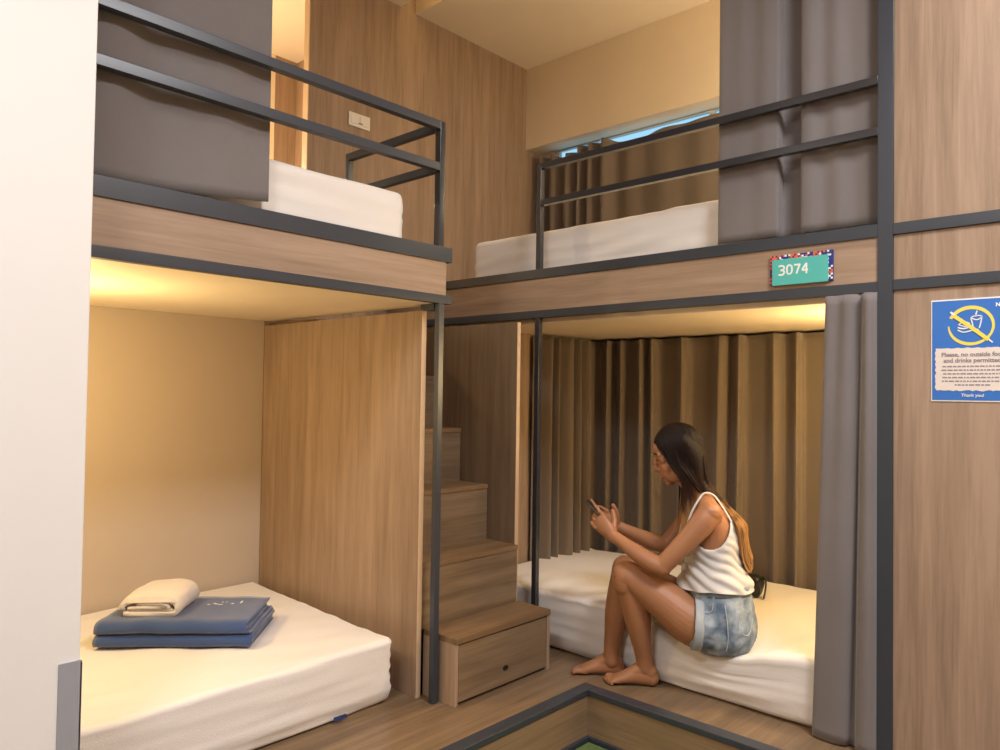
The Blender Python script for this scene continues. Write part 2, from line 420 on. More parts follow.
# ================================================================== STAIRS
ST = root('staircase', 'oak box staircase climbing between the two bunks, drawer in bottom step', 'stairs', (2.17, 2.5, 0))
ys = [1.97, 2.15, 2.335, 2.515, 2.70, 2.88, 3.06]; h = .245
for i in range(6):
    y0, y1 = ys[i], ys[i+1]
    z1 = h*(i+1)+.003
    if i == 0:
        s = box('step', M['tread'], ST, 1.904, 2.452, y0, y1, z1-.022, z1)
        box('side_board', M['wood_z'], s, 1.904, 1.922, y0+.004, y1, 0, z1-.022)
        box('side_board', M['wood_z'], s, 2.434, 2.452, y0+.004, y1, 0, z1-.022)
        box('side_board', M['stair_shade_x'], s, 1.922, 2.434, y1-.018, y1, 0, z1-.022)
        dr = box('drawer', M['stair_shade_x'], s, 1.925, 2.431, y0+.006, y0+.024, .012, z1-.028)
        bm = bmesh.new()
        bmesh.ops.create_cone(bm, cap_ends=True, segments=24, radius1=.011, radius2=.011, depth=.004,
                              matrix=Matrix.Translation((2.18, y0+.0045, .075)) @ Matrix.Rotation(PI/2, 4, 'X') @ Matrix.Diagonal((1.3, .8, 1, 1)))
        bm_obj(bm, 'finger_hole', M['black'], dr)
    else:
        s = box('step', M['stair_shade_x'], ST, 1.884, 2.438, y0, 3.29 if i == 5 else ys[i+1]+.02, h*i-.02 if i > 1 else h, z1-.02)
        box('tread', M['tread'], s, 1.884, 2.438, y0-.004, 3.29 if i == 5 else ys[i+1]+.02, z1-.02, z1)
wp = box('side_wall', M['stair_shade_z'], ST, 2.44, 2.458, 2.168, 3.298, 0, 1.463)
box('edge_band', M['edge'], wp, 2.439, 2.459, 2.1655, 2.1685, 0, 1.463, 0)

# ================================================================== MATTRESSES
def dent(x, y):   # where the seated person presses the edge down
    cx, cy = 2.70, 1.33
    d2 = ((x-cx)/.20)**2+((y-cy)/.22)**2
    return math.exp(-d2)
def disp_mat(cx, cy, zt, zb, seedv, front, dn=False, amp=1.0, side=None):
    def f(p):
        q = p.copy(); k = min(1, max(0, (p.z-zb)/(zt-zb)))
        w = nz(p.x*1.1+seedv, p.y*1.1, 0, 2.2)*.008 + nz(p.x+seedv, p.y*3.0, 3, 4)*.004
        if k > .6:
            q.z += amp*w*(k-.6)/.4
            q.z += amp*.0045*math.sin((p.x*.35+p.y)*46+5*nz(p.x, p.y, seedv, 1.6))*max(0, nz(p.x+9, p.y, seedv, 1.6)+.12)*(k-.6)/.4
        # gathered horizontal wrinkles on the drop
        along = p.x if front == 'y' else p.y
        wr = math.sin(k*30+3.0*nz(along*.8, k, seedv, 2.5)+along*5.5)*.0046*(1-k)**.35*(.35+abs(nz(along*1.3, k*2, seedv+4, 2))*2) + nz(along*2, k*7, seedv, 2.0)*.005
        s = amp*wr*(1 if k < .95 else .3)
        dx = p.x-cx; dy = p.y-cy
        if front == 'y': q.y += -s if dy < 0 else s
        else: q.x += -s if dx < 0 else s
        if k < .25:
            pin = (.25-k)/.25*.018
            if front == 'y': q.y += pin if dy < 0 else -pin
            else: q.x += pin if dx < 0 else -pin
        if dn: q.z -= dent(p.x, p.y)*.085*max(0, k-.15)/.85
        if side: q = side(q, p, k)
        return q
    return f
def mattress(X, Y, Z, r, label, group, seedv, front, dn=False, amp=1.0, step=.018, side=None):
    bm = rblock(X, Y, Z, r, disp_mat((X[0]+X[1])/2, (Y[0]+Y[1])/2, Z[1], Z[0], seedv, front, dn, amp, side), step)
    o = bm_obj(bm, 'mattress', M['sheet'], None, ((X[0]+X[1])/2, (Y[0]+Y[1])/2, Z[0]), True)
    tag(o, label, 'mattress', group)
    return o
def side_ll(q, p, k):
    # right end swings out a little towards the wall at the back
    q.x += max(0, (p.x-.6))/1.17*(p.y-2.18)/1.1*.06
    q.x += nz(p.y*4, k*4, 1, 2)*.008*(1 if p.x > 1.7 else 0)
    return q
g = 'white-sheeted bunk mattresses'
mLL = mattress((-.20, 1.772), (2.165, 3.285), (.002, .237), .022, 'white-sheeted mattress of the lower left berth under folded blue blanket', g, 1.3, 'y', side=side_ll)
box('sheet_label', simple('dark_blue_tag', (.02, .045, .14), .6), mLL, 1.515, 1.565, 2.160, 2.166, .012, .026, 0)
mLR = mattress((2.632, 3.57), (.58, 2.61), (.002, .258), .025, 'white-sheeted mattress of the lower right berth that the woman sits on', g, 5.1, 'x', dn=True)
mUL = mattress((-.20, 1.772), (2.14, 3.27), (1.60, 1.892), .030, 'white-sheeted mattress of the upper left berth behind guard rail', g, 8.2, 'y', amp=.8)
mUR = mattress((2.702, 3.72), (.62, 2.715), (1.62, 1.925), .03, 'white-sheeted mattress of the upper right berth below the window curtain', g, 3.7, 'x', amp=.8)

# ================================================================== CURTAINS
def pl_flat(a, f, ph=0, big=0):
    return lambda L, u, t: a*math.sin(L*f+ph+1.5*nz(L*2, t*1.5, ph, 1))*(.6+.4*(1-t))+.012*nz(L*3, t*1.2, ph, 1.2)+big*nz(L*1.2, t*2.0, ph+4, 1)
cUL = curtain('curtain', M['curtain'], [(.50, 2.103), (.62, 2.112), (.75, 2.100), (.88, 2.114), (1.0, 2.100), (1.10, 2.110), (1.19, 2.100)],
        lambda u: 1.697+.038*u*u, 3.22, 'taupe curtain drawn across the upper left berth behind its guard rails', lambda L, u, t: .0085*math.sin(L*34+.8+2.5*nz(L*2, t*.6, 1, 1))*(.45+.55*t)+.010*nz(L*4, t*.9, 3, 1))
box('curtain_track', M['plastic'], None, -.2, 1.85, 2.10, 2.125, 3.22, 3.35); bpy.data.objects['curtain_track']['label'] = 'white ceiling curtain track above upper left berth'; bpy.data.objects['curtain_track']['category'] = 'curtain track'
cUR = curtain('curtain', M['curtain'], [(2.660, 1.335), (2.645, 1.32), (2.640, 1.27), (2.644, 1.21), (2.640, 1.15), (2.640, 1.112), (2.646, 1.096), (2.668, 1.094), (2.690, 1.092), (2.694, 1.055), (2.690, 1.018), (2.668, 1.016), (2.645, 1.010), (2.640, .98), (2.648, .93), (2.641, .88), (2.647, .83), (2.642, .79), (2.655, .76)],
        1.732, 3.22, 'taupe curtain bunched in two folds at the upper right berth', lambda L, u, t: .0045*math.sin(L*75+2*nz(L*3, t, 1, 1))*(.1+.9*t)+.005*nz(L*4, t*.8, 2, 1), per=8)
o = box('curtain_track', M['plastic'], None, 2.65, 2.675, .75, 2.6, 3.22, 3.35); tag(o, 'white ceiling curtain track above upper right berth', 'curtain track')
# lower right, bunched at the tall post
cLR = curtain('curtain', M['curtain'], [(2.618, .955), (2.60, .945), (2.592, .91), (2.590, .87), (2.600, .842), (2.618, .832), (2.618, .818), (2.600, .810), (2.585, .80), (2.575, .775), (2.585, .755), (2.61, .745)],
        lambda u: .006, 1.494, 'taupe curtain bunched beside the tall post of the lower right berth',
        lambda L, u, t: (.006*math.sin(L*90)*t**2)+.004*nz(L*5, t*.9, 7, 1), per=8, warp=lambda x, y, t: (x, y-(.045*t if y > .83 else .02*t)*min(1, (y-.74)/.1)))
# back curtain of the lower right berth : end wall then along the window side
path = []
random.seed(3)
Y0 = 2.56
x = 3.07; eW = (.10, .045, .14, .06); eI = 0
while x < 3.50:
    w = eW[eI % 4]; eI += 1
    path += [(x, 2.612), (x+w*.40, 2.60), (x+w*.62, 2.54), (x+w*.80, 2.535), (x+w*.95, 2.58)]; x += w
path += [(3.57, 2.60), (3.60, 2.585)]
y = 2.56
ws = [.10, .09, .13, .07, .20, .22, .09, .19, .10, .17, .12, .14, .11, .16, .12]; wi = 0
while y > .60:
    w = ws[wi % len(ws)]; wi += 1
    path += [(3.635, y), (3.622, y-w*.35), (3.60, y-w*.65), (3.567, y-w*.84), (3.565, y-w*.90), (3.585, y-w*.965)]; y -= w
cLB = curtain('curtain', M['curtain_back'], path, .01, 1.462, 'long brown pleated curtain hanging along the back of lower right berth',
        lambda L, u, t: .007*nz(L*3, t*1.2, 9, 1), per=4, nz_=30, warp=lambda x, y, t: (x, y+(1-t)*.03*nz(y*3, x*3, 2, 1)))
# window curtain, upper right
path = []
y = 3.24
while y > .75:
    w = random.choice((.07, .10, .12)) if y > 2.75 else random.choice((.15, .2, .26))
    d = .075 if y > 2.75 else .022
    path.append((3.885, y)); path.append((3.885-d, y-w*.5)); y -= w
cUW = curtain('curtain', M['curtain_back'], path, 1.63, lambda u: 2.760+.035*nz(u*11, 3, 1, 1)-.028*math.sin(u*PI*3.1+.2)**2, 'brown blackout curtain over the window of the upper right berth',
        lambda L, u, t: .01*nz(L*3, t*3, 2, 1)-.006*abs(math.sin(L*9))*t**6, per=6, nz_=36)

# ================================================================== SMALL THINGS
# light switch on the timber wall
sw = box('light_switch', M['plastic'], None, 2.322, 2.463, 3.290, 3.299, 2.573, 2.648, .003)
tag(sw, 'white double switch plate on the timber wall over upper left mattress', 'light switch')
box('rocker', M['plastic'], sw, 2.335, 2.385, 3.287, 3.2905, 2.588, 2.633, .001)
box('rocker', M['plastic'], sw, 2.395, 2.45, 3.287, 3.2905, 2.588, 2.633, .001)
box('slot', simple('slot_grey', (.2, .17, .14), .6), sw, 2.385, 2.412, 3.2863, 3.2872, 2.592, 2.598, 0)

def text_mesh(s, size, loc, name, mat, parent, extr=.0006, align='LEFT', bold=0.0, space=1.0):
    """flat lettering on a plane facing -x, running towards -y"""
    c = bpy.data.curves.new('t', 'FONT'); c.body = s; c.size = size; c.extrude = extr; c.align_x = align; c.offset = bold; c.space_character = space
    t = bpy.data.objects.new('t', c); COL.objects.link(t)
    bpy.context.view_layer.update()
    me = bpy.data.meshes.new_from_object(t.evaluated_get(bpy.context.evaluated_depsgraph_get()))
    bpy.data.objects.remove(t)
    mt = Matrix(((0, 0, -1, loc[0]), (-1, 0, 0, loc[1]), (0, 1, 0, loc[2]), (0, 0, 0, 1)))
    me.transform(mt)
    return finish(me, name, mat, parent)

def ring_poly(bm, fn, n, x=2.6010, thick=.0005):
    o = [fn(i/n) for i in range(n+1)]
    for i in range(n):
        (a, b), (c, d) = o[i], o[i+1]
        vs = [bm.verts.new((xx, p[0], p[1])) for xx in (x, x+thick) for p in (a, b, d, c)]
        bm.faces.new(vs[:4]); bm.faces.new(vs[4:][::-1])
        for q in range(4): bm.faces.new((vs[q], vs[(q+1) % 4], vs[4+(q+1) % 4], vs[4+q]))
def stroke(bm, pts, w, x=2.6010, closed=False):
    s = catmull(pts, 6)
    def fn(u):
        i = min(len(s)-1, int(u*(len(s)-1)+.5)); a = s[max(0, i-1)]; b = s[min(len(s)-1, i+1)]
        t = Vector((b[0]-a[0], b[1]-a[1])).normalized() if b != a else Vector((1, 0)); n = Vector((-t.y, t.x))*w*.5
        p = Vector(s[i][:2]); return ((p.x+n.x, p.y+n.y), (p.x-n.x, p.y-n.y))
    ring_poly(bm, fn, len(s)-1, x)

# room number plate
SG = root('room_number_sign', 'teal room number plate 3074 with patterned border on oak fascia', 'sign', (2.60, .99, 1.553))
ya, yb, za, zb = 1.103, .886, 1.548, 1.653
bp = box('backing', M['navy'], SG, 2.598, 2.606, yb, ya, za, zb, .0008)
bm1 = bmesh.new(); bm2 = bmesh.new(); random.seed(5)
cell = .0066
def cells():
    ny = int((ya-yb)/cell)
    for i in range(ny):
        for j in (0, 1, 2): yield ya-(i+.5)*cell, zb-(j+.5)*cell, i, j
    nzc = int((zb-za)/cell)
    for j in range(3, nzc):
        for i in (0, 1): yield ya-(i+.5)*cell, zb-(j+.5)*cell, i, j
        for i in (0, 1, 2, 3): yield yb+(i+.5)*cell, zb-(j+.5)*cell, i+40, j
for y, z, i, j in cells():
    r = math.sin(i*.55+1)+math.sin(j*.5)*.6
    if r > .55 and (i+j) % 2 == 0: bb = bm1
    elif r < -.2 and (i+j) % 2 == 0 and random.random() < .6: bb = bm2
    elif random.random() < .12: bb = bm1
    elif random.random() < .12: bb = bm2
    else: continue
    bm_box(bb, 2.5972, 2.5982, y-cell/2, y+cell/2, z-cell/2, z+cell/2)
bm_obj(bm1, 'orange_pattern', M['orange'], SG); bm_obj(bm2, 'white_pattern', M['signwhite'], SG)
pl = box('plate', M['teal'], SG, 2.590, 2.5968, .900, 1.092, 1.545, 1.637, .001)
for dg, y0_, lines in (('3', 1.069, [[(0, .030), (.010, .031), (.017, .028), (.018, .021), (.012, .0165), (.006, .016)], [(.009, .0162), (.017, .013), (.018, .006), (.012, .0005), (0, .001)]]),
                      ('0', 1.041, [[(.009, .001), (.003, .005), (.002, .016), (.003, .027), (.009, .031), (.016, .027), (.018, .016), (.016, .005), (.009, .001)]]),
                      ('7', 1.014, [[(0, .030), (.009, .030), (.018, .030)], [(.019, .032), (.013, .017), (.008, 0)]]),
                      ('4', .988, [[(.015, -.002), (.015, .014), (.015, .033)], [(.014, .031), (.008, .021), (.002, .011)], [(.001, .010), (.010, .010), (.020, .010)]])):
    bmd = bmesh.new()
    for n_, pts_ in enumerate(lines): stroke(bmd, [(y0_-a*1.1, 1.581+b*1.05) for a, b in pts_], .0062, 2.5893-.0002*n_)
    bm_obj(bmd, 'numeral', M['signwhite'], SG)

# poster
PO = root('poster', 'blue notice with yellow no-food-and-drink symbol on the timber panelling', 'poster', (2.602, .481, 1.145))
py0, py1, pz0, pz1 = .592, .371, 1.145, 1.457
box('margin', M['signwhite'], PO, 2.6025, 2.6048, py1, py0, pz0, pz1, 0)
box('sheet', M['bluepaper'], PO, 2.6015, 2.6030, py1+.003, py0-.003, pz0+.004, pz1-.004, 0)
XP = 2.6010
cy, cz, R = .486, 1.374, .058
bm = bmesh.new()
def brush(u):
    a = math.radians(155-u*335); w = .0045*(1-.75*max(0, u-.75)/.25)+.0012*math.sin(u*9)
    return ((cy-(R+w)*math.cos(a), cz+(R+w)*math.sin(a)*.95), (cy-(R-w)*math.cos(a), cz+(R-w)*math.sin(a)*.95))
ring_poly(bm, brush, 60)
stroke(bm, [(cy+.044, cz+.032), (cy, cz-.004), (cy-.046, cz-.044)], .011, XP-.0012)
bm_obj(bm, 'prohibition_ring', M['yellow'], PO)
bm = bmesh.new()
def pp(a, b): return (cy-a, cz+b)
stroke(bm, [pp(.000, .024), pp(.014, .030), pp(.029, .026), pp(.016, .017), pp(.000, .024)], .003, XP-.0006)
stroke(bm, [pp(.000, .024), pp(.004, .008), pp(.007, -.008)], .003, XP-.0006)
stroke(bm, [pp(.029, .026), pp(.026, .008), pp(.022, -.008)], .003, XP-.0006)
stroke(bm, [pp(.013, .026), pp(.014, .036), pp(.017, .044)], .0035, XP-.0006)
bm_obj(bm, 'cup_drawing', M['signwhite'], PO); bm = bmesh.new()
stroke(bm, [pp(-.032, .004), pp(-.018, .013), pp(-.003, .006), pp(-.012, -.002), pp(-.032, .004)], .003, XP-.0006)
stroke(bm, [pp(-.034, -.004), pp(-.02, -.008), pp(.0, -.004)], .004, XP-.0006)
stroke(bm, [pp(-.034, -.012), pp(-.018, -.019), pp(.004, -.014), pp(.020, -.012)], .0035, XP-.0006)
bm_obj(bm, 'burger_drawing', M['signwhite'], PO); bm = bmesh.new()
stroke(bm, [pp(-.053, .044), pp(-.043, .034)], .006, XP-.0006)
stroke(bm, [pp(.040, -.038), pp(.056, -.052)], .004, XP-.0006)
bm_obj(bm, 'brush_ends', M['signwhite'], PO)
bm = bmesh.new(); N = 90
top, bot, le, ri = 1.307, 1.178, .580, .386
pts = []
for i in range(N):
    u = i/N*4; s_ = int(u); f = u-s_; j = .0028*nz(i*.9, 1, 2, 1.1)+.0012*math.sin(i*2.1)
    if s_ == 0: p = (le-(le-ri)*f, top+j)
    elif s_ == 1: p = (ri+j, top-(top-bot)*f)
    elif s_ == 2: p = (ri+(le-ri)*f, bot+j)
    else: p = (le+j, bot+(top-bot)*f)
    pts.append(p)
va = [bm.verts.new((XP-.0002, a, b)) for a, b in pts]; vb = [bm.verts.new((XP+.0006, a, b)) for a, b in pts]
bm.faces.new(va); bm.faces.new(vb[::-1])
for i in range(N): bm.faces.new((va[i], va[(i+1) % N], vb[(i+1) % N], vb[i]))
bm_obj(bm, 'text_patch', M['creamprint'], PO)
text_mesh('Please, no outside food', .0175, (XP-.0008, .481, 1.282), 'heading', M['textgrey'], PO, .0003, 'CENTER', .0004)
text_mesh('and drinks permitted.', .0175, (XP-.0008, .481, 1.264), 'heading', M['textgrey'], PO, .0003, 'CENTER', .0004)
bm = bmesh.new(); random.seed(11)      # body copy too small to read: word-length marks
for r in range(6):
    z = 1.2515-r*.0112; half = .083 if r < 5 else .052; y = .481+half-random.random()*.008
    while y > .481-half+.006:
        w = random.uniform(.004, .014); bm_box(bm, XP-.0008, XP-.0003, y-w, y, z-.0021, z+.0021); y -= w+.0028
bm_obj(bm, 'body_copy', M['textgrey'], PO)
text_mesh('Thank you!', .013, (XP-.0003, .481, 1.160), 'footer', M['signwhite'], PO, .0003, 'CENTER', .0002)
text_mesh('N', .016, (XP-.0003, .4225, 1.428), 'corner_letter', M['signwhite'], PO, .0003, 'LEFT', .0006)

# ---- folded blue blanket and towel on the lower left mattress
def sheet_profile(bm, path, th, w0, w1, frame, nw=26, wob=None):
    """path: list of (d,z) centre line; extruded along w; frame(w,d,z)->Vector"""
    s = catmull(path, 6); n = len(s)
    out = []
    for sd in (1, -1):
        for i in (range(n) if sd == 1 else range(n-1, -1, -1)):
            a = s[max(0, i-1)]; b = s[min(n-1, i+1)]; t = Vector((b[0]-a[0], b[1]-a[1])).normalized()
            nn = Vector((-t.y, t.x))*th*.5*sd; out.append((s[i][0]+nn.x, s[i][1]+nn.y))
    m = len(out); rings = []
    for k in range(nw+1):
        u = k/nw; w = w0+(w1-w0)*u
        ring = []
        for j, (d, z) in enumerate(out):
            dw, dd, dz = wob(u, d, z, j) if wob else (0, 0, 0)
            ring.append(bm.verts.new(frame(w+dw, d+dd, z+dz)))
        rings.append(ring)
    for k in range(nw):
        for j in range(m):
            bm.faces.new((rings[k][j], rings[k][(j+1) % m], rings[k+1][(j+1) % m], rings[k+1][j]))
    bm.faces.new(rings[0]); bm.faces.new(rings[-1][::-1])
MZ = .243
O = Vector((.950, 2.788, MZ)); ew = Vector((.72, -.694, 0)).normalized(); ed = Vector((.694, .72, 0)).normalized()
def fr(w, d, z): return O+ew*w+ed*d+Vector((0, 0, z))
bm = bmesh.new()
DB = .33
def wobb(u, d, z, j):
    return (.012*math.sin(z*60)*(1 if u > .9 else 0)*(u-.9)*10, .006*nz(u*4, z*20, 2, 1)*(1 if d < .1 else .3)-.0*u, .003*nz(u*5, d*8, 4, 1)*z/.05 - .010*max(0, .12-u)*z/.1*6)
for base in (0, .046):
    sheet_profile(bm, [(DB, base+.0065), (.10, base+.0065), (.022, base+.0065), (.004, base+.021), (.022, base+.0395), (.10, base+.040), (DB, base+.040)], .0105, 0, .53, fr, wob=wobb)
    sheet_profile(bm, [(DB-.02, base+.0175), (.10, base+.0175), (.034, base+.0175), (.027, base+.0235), (.034, base+.029), (.10, base+.0290), (DB-.02, base+.029)], .0095, .004, .524, fr, wob=wobb)
bl = bm_obj(bm, 'blanket', M['blue'], None, tuple(fr(.26, .16, 0)), True)
tag(bl, 'blue fleece blanket folded in layers on the lower left mattress', 'blanket')
bm = bmesh.new()   # small pale embroidered mark on its top
for (a, b, c, d) in ((.335, .225, .012, .007), (.36, .245, .006, .006), (.375, .245, .006, .006), (.352, .215, .02, .004), (.40, .225, .01, .008), (.43, .235, .006, .03), (.315, .215, .01, .005)):
    v0 = [fr(a, b, .0925), fr(a+c, b, .0925), fr(a+c, b+d, .0925), fr(a, b+d, .0925)]
    v1 = [p+Vector((0, 0, .0012)) for p in v0]
    vs = [bm.verts.new(p) for p in v0+v1]
    bm.faces.new(vs[:4][::-1]); bm.faces.new(vs[4:])
    for q in range(4): bm.faces.new((vs[q], vs[(q+1) % 4], vs[4+(q+1) % 4], vs[4+q]))
bm_obj(bm, 'embroidery', M['signwhite'], bl)

# towel, layers curl seen from the front
TO = fr(.065, .06, .0925)
def ft(w, d, z):
    z *= 1.22; w *= 1.04   # here the profile runs in (w,z) and is extruded along d
    return TO+ew*w+ed*d+Vector((0, 0, z))
bm = bmesh.new()
def wt(u, d, z, j): return (.004*nz(u*4, d*20, z*20, 1), .004*nz(u*5, d*9, 3, 1), .003*nz(u*6, d*12, 8, 1)-.012*max(0, .2-u)*5*z/.07-.004*abs(u-.5))
fT = lambda e, w, z: ft(w, e, z)
sheet_profile(bm, [(.008, .012), (.06, .009), (.13, .009), (.172, .012), (.190, .030), (.180, .052), (.150, .061), (.09, .062), (.03, .056), (.006, .042), (.002, .026)], .019, 0, .20, fT, nw=22, wob=lambda u, d, z, j: (wt(u, d, z, j)[1], wt(u, d, z, j)[0], wt(u, d, z, j)[2]))
sheet_profile(bm, [(.02, .030), (.07, .033), (.12, .033), (.150, .030), (.158, .036), (.145, .045), (.11, .046), (.05, .045)], .013, .003, .197, fT, nw=22, wob=lambda u, d, z, j: (wt(u, d, z, j)[1], wt(u, d, z, j)[0], wt(u, d, z, j)[2]))
sheet_profile(bm, [(.02, .022), (.09, .023), (.16, .022), (.168, .03)], .008, .006, .194, fT, nw=22, wob=lambda u, d, z, j: (wt(u, d, z, j)[1], wt(u, d, z, j)[0], wt(u, d, z, j)[2]))
tw = bm_obj(bm, 'towel', M['towel'], None, tuple(ft(.1, .1, 0)), True)
tag(tw, 'small white terry towel rolled up on top of the blue blanket', 'towel')

# ================================================================== PERSON
Fv = Vector((-.549, .836, 0)); Dv = Vector((.836, .549, 0))
def W(f, d, z): return Fv*f+Dv*d+Vector((0, 0, z))
PR = root('person', 'woman in white tank top and denim shorts sitting on lower right bed looking at phone', 'person', tuple(W(-.15, 3.03, 0)))
Cd = 3.02

def T(bm, pts, seg=30, n=5, up=(0, 0, 1), cap=True):
    """pts in body frame (f,d,z,r_lateral,r_other)"""
    tube(bm, [(*W(p[0], p[1], p[2]), p[3], p[4]) for p in pts], seg, n, up, cap)

def torso_pts(grow=0.0):
    P = [(-.372, .205, .100, .135), (-.374, .245, .120, .168), (-.372, .30, .118, .172), (-.366, .36, .108, .158), (-.358, .42, .098, .138), (-.348, .48, .090, .128), (-.340, .54, .090, .132),
         (-.334, .60, .094, .140), (-.328, .66, .090, .147), (-.320, .705, .074, .140), (-.312, .74, .052, .098), (-.298, .765, .044, .062)]
    return [(f, z, a+grow, b+grow) for f, z, a, b in P]

def loft(bm, prof, seg=40, sub=4, cap=True, mod=None):
    s = catmull(prof, sub); rings = []
    for i, (f, z, a, b) in enumerate(s):
        ring = []
        for k in range(seg):
            th = 2*PI*k/seg; ff = f+a*math.cos(th); dd = Cd+b*math.sin(th); zz = z
            if mod: ff, dd, zz = mod(th, ff, dd, zz, i/(len(s)-1))
            ring.append(bm.verts.new(W(ff, dd, zz)))
        rings.append(ring)
    for i in range(len(rings)-1):
        for k in range(seg): bm.faces.new((rings[i][k], rings[i][(k+1) % seg], rings[i+1][(k+1) % seg], rings[i+1][k]))
    if cap: bm.faces.new(rings[0][::-1]); bm.faces.new(rings[-1])
    return rings

def bust(th, ff, dd, zz, u):
    # chest forward bump
    g_ = math.exp(-((zz-.595)/.055)**2)*max(0, math.cos(th))**1.5*(.6+.4*abs(math.sin(2*th)))
    return ff+.028*g_, dd, zz

bm = bmesh.new()
loft(bm, torso_pts(), mod=bust)
# neck
T(bm, [(-.305, Cd, .715, .055, .052), (-.285, Cd, .765, .049, .046), (-.255, Cd, .815, .046, .047), (-.225, Cd, .86, .047, .05)])
# shoulders / trapezius
for s in (-1, 1):
    T(bm, [(-.30, Cd+s*.04, .765, .034, .03), (-.308, Cd+s*.095, .742, .034, .03), (-.314, Cd+s*.145, .716, .044, .042)])
# hips to feet
NL = [(-.345, 2.945, .283, .090, .088), (-.26, 2.935, .292, .090, .091), (-.17, 2.942, .352, .077, .077), (-.08, 2.952, .412, .066, .064), (-.018, 2.96, .447, .056, .055), (-.008, 2.965, .415, .053, .054)]
T(bm, NL)
T(bm, [(-.004, 2.962, .452, .050, .050), (-.020, 2.966, .410, .051, .052), (-.040, 2.975, .345, .052, .054), (-.055, 2.988, .27, .049, .051), (-.068, 3.003, .19, .038, .040), (-.080, 3.02, .12, .030, .033), (-.086, 3.03, .07, .031, .034)], up=(-.5, .8, 0))
FL = [(-.345, 3.095, .290, .090, .088), (-.26, 3.10, .295, .090, .091), (-.17, 3.10, .350, .077, .077), (-.08, 3.10, .405, .066, .064), (-.016, 3.10, .440, .056, .055), (-.004, 3.10, .41, .053, .054)]
T(bm, FL)
T(bm, [(-.002, 3.10, .445, .050, .050), (.003, 3.10, .40, .051, .052), (.014, 3.10, .335, .051, .053), (.026, 3.10, .26, .047, .050), (.038, 3.10, .18, .037, .039), (.046, 3.10, .11, .029, .033), (.046, 3.10, .065, .030, .034)], up=(-.5, .8, 0))
def foot(bm, hf, hd, ang, sc=1.0):
    """heel point, direction angle in the f,d plane"""
    ca, sa = math.cos(ang), math.sin(ang)
    def q(a, b, z, r1, r2): return (hf+a*ca-b*sa, hd+a*sa+b*ca, z, r1, r2)
    T(bm, [q(.020, 0, .032, .026, .030), q(.05, 0, .040, .028, .036), q(.09, 0, .040, .031, .034), (hf+.13*ca, hd+.13*sa, .029, .036, .024), (hf+.165*ca, hd+.165*sa, .019, .038, .016)])
    T(bm, [q(.028, 0, .055, .028, .03), q(.055, 0, .07, .028, .03), q(.10, 0, .05, .028, .022)])
    lens = ((-.030, .212, .0115), (-.009, .214, .0088), (.008, .206, .0082), (.022, .197, .0078), (.034, .185, .0075))
    for b, L, r in lens:
        sgn = 1 if foot.side > 0 else -1
        T(bm, [q(.15, b*.85*sgn, .017, r, r), q((.15+L)/2+.01, b*sgn, .018, r, r*.95), q(L-r, b*sgn*1.05, r+.001, r, r*.9)], seg=12, n=3)
foot.side = -1
foot(bm, -.135, 3.03, .02)
foot.side = 1
foot(bm, -.002, 3.108, .04)
# arms
near_arm = [(-.314, 2.884, .712, .046, .050), (-.288, 2.868, .680, .043, .047), (-.230, 2.860, .612, .037, .040), (-.175, 2.858, .550, .034, .036), (-.136, 2.862, .508, .033, .034)]
T(bm, near_arm)
T(bm, [(-.142, 2.860, .508, .033, .033), (-.10, 2.872, .522, .034, .035), (-.045, 2.900, .550, .031, .031), (.005, 2.93, .578, .025, .025), (.045, 2.95, .600, .021, .025)])
T(bm, [(-.314, 3.156, .712, .046, .048), (-.285, 3.172, .675, .042, .045), (-.235, 3.176, .61, .036, .039), (-.19, 3.17, .555, .033, .035), (-.165, 3.165, .525, .032, .033)])
T(bm, [(-.168, 3.165, .528, .032, .032), (-.115, 3.15, .545, .033, .034), (-.06, 3.12, .572, .029, .029), (-.01, 3.09, .598, .024, .024), (.03, 3.075, .615, .021, .024)])
# hands
def hand(bm, wr, kn, side, index_ext=True):
    """wr wrist, kn knuckle centre (f,d,z); side -1 near, +1 far : palms face each other round the phone"""
    wr = Vector(wr); kn = Vector(kn); ax = (kn-wr).normalized()
    lat = Vector((0, 1, 0)); up = Vector((-ax.z, 0, ax.x)).normalized()      # up = towards the index side
    def P(a, b, c, r, r2=None): # a along hand, b towards index side, c towards palm (the other hand)
        v = wr+ax*a+up*b+lat*(-side)*c
        return (v.x, v.y, v.z, r, r2 or r)
    T(bm, [P(-.01, 0, 0, .020, .024), P(.02, .0, .002, .019, .029), P(.05, 0, .003, .017, .036), P(.078, 0, .004, .015, .038)], up=(0, 0, 1))
    # fingers: base offset, length, curl
    spec = [(.030, .092 if index_ext else .074, .0 if index_ext else .9, .0085), (.010, .080, 1.15, .0088), (-.010, .074, 1.25, .0083), (-.028, .060, 1.3, .0073)]
    for b, L, curl, r in spec:
        pts = []; a = .070; c = .004; ang = curl*.35
        pts.append(P(a, b, c, r*1.1))
        for j, fr_ in enumerate((.45, .30, .25)):
            a += L*fr_*math.cos(ang); c += L*fr_*math.sin(ang); bb = b+(.004 if index_ext and b > .02 else 0)*j
            pts.append(P(a, bb, c, r*(1-.12*(j+1)))); ang += curl*.75
        T(bm, pts, seg=12, n=4)
    T(bm, [P(.012, .018, .008, .013), P(.030, .040, .016, .012), P(.048, .056, .022, .010), P(.066, .066, .022, .0085)], seg=12, n=4)
    return P
Pn = hand(bm, (.045, 2.952, .600), (.108, 2.985, .655), -1)
Pf = hand(bm, (.030, 3.075, .615), (.100, 3.055, .662), 1, False)
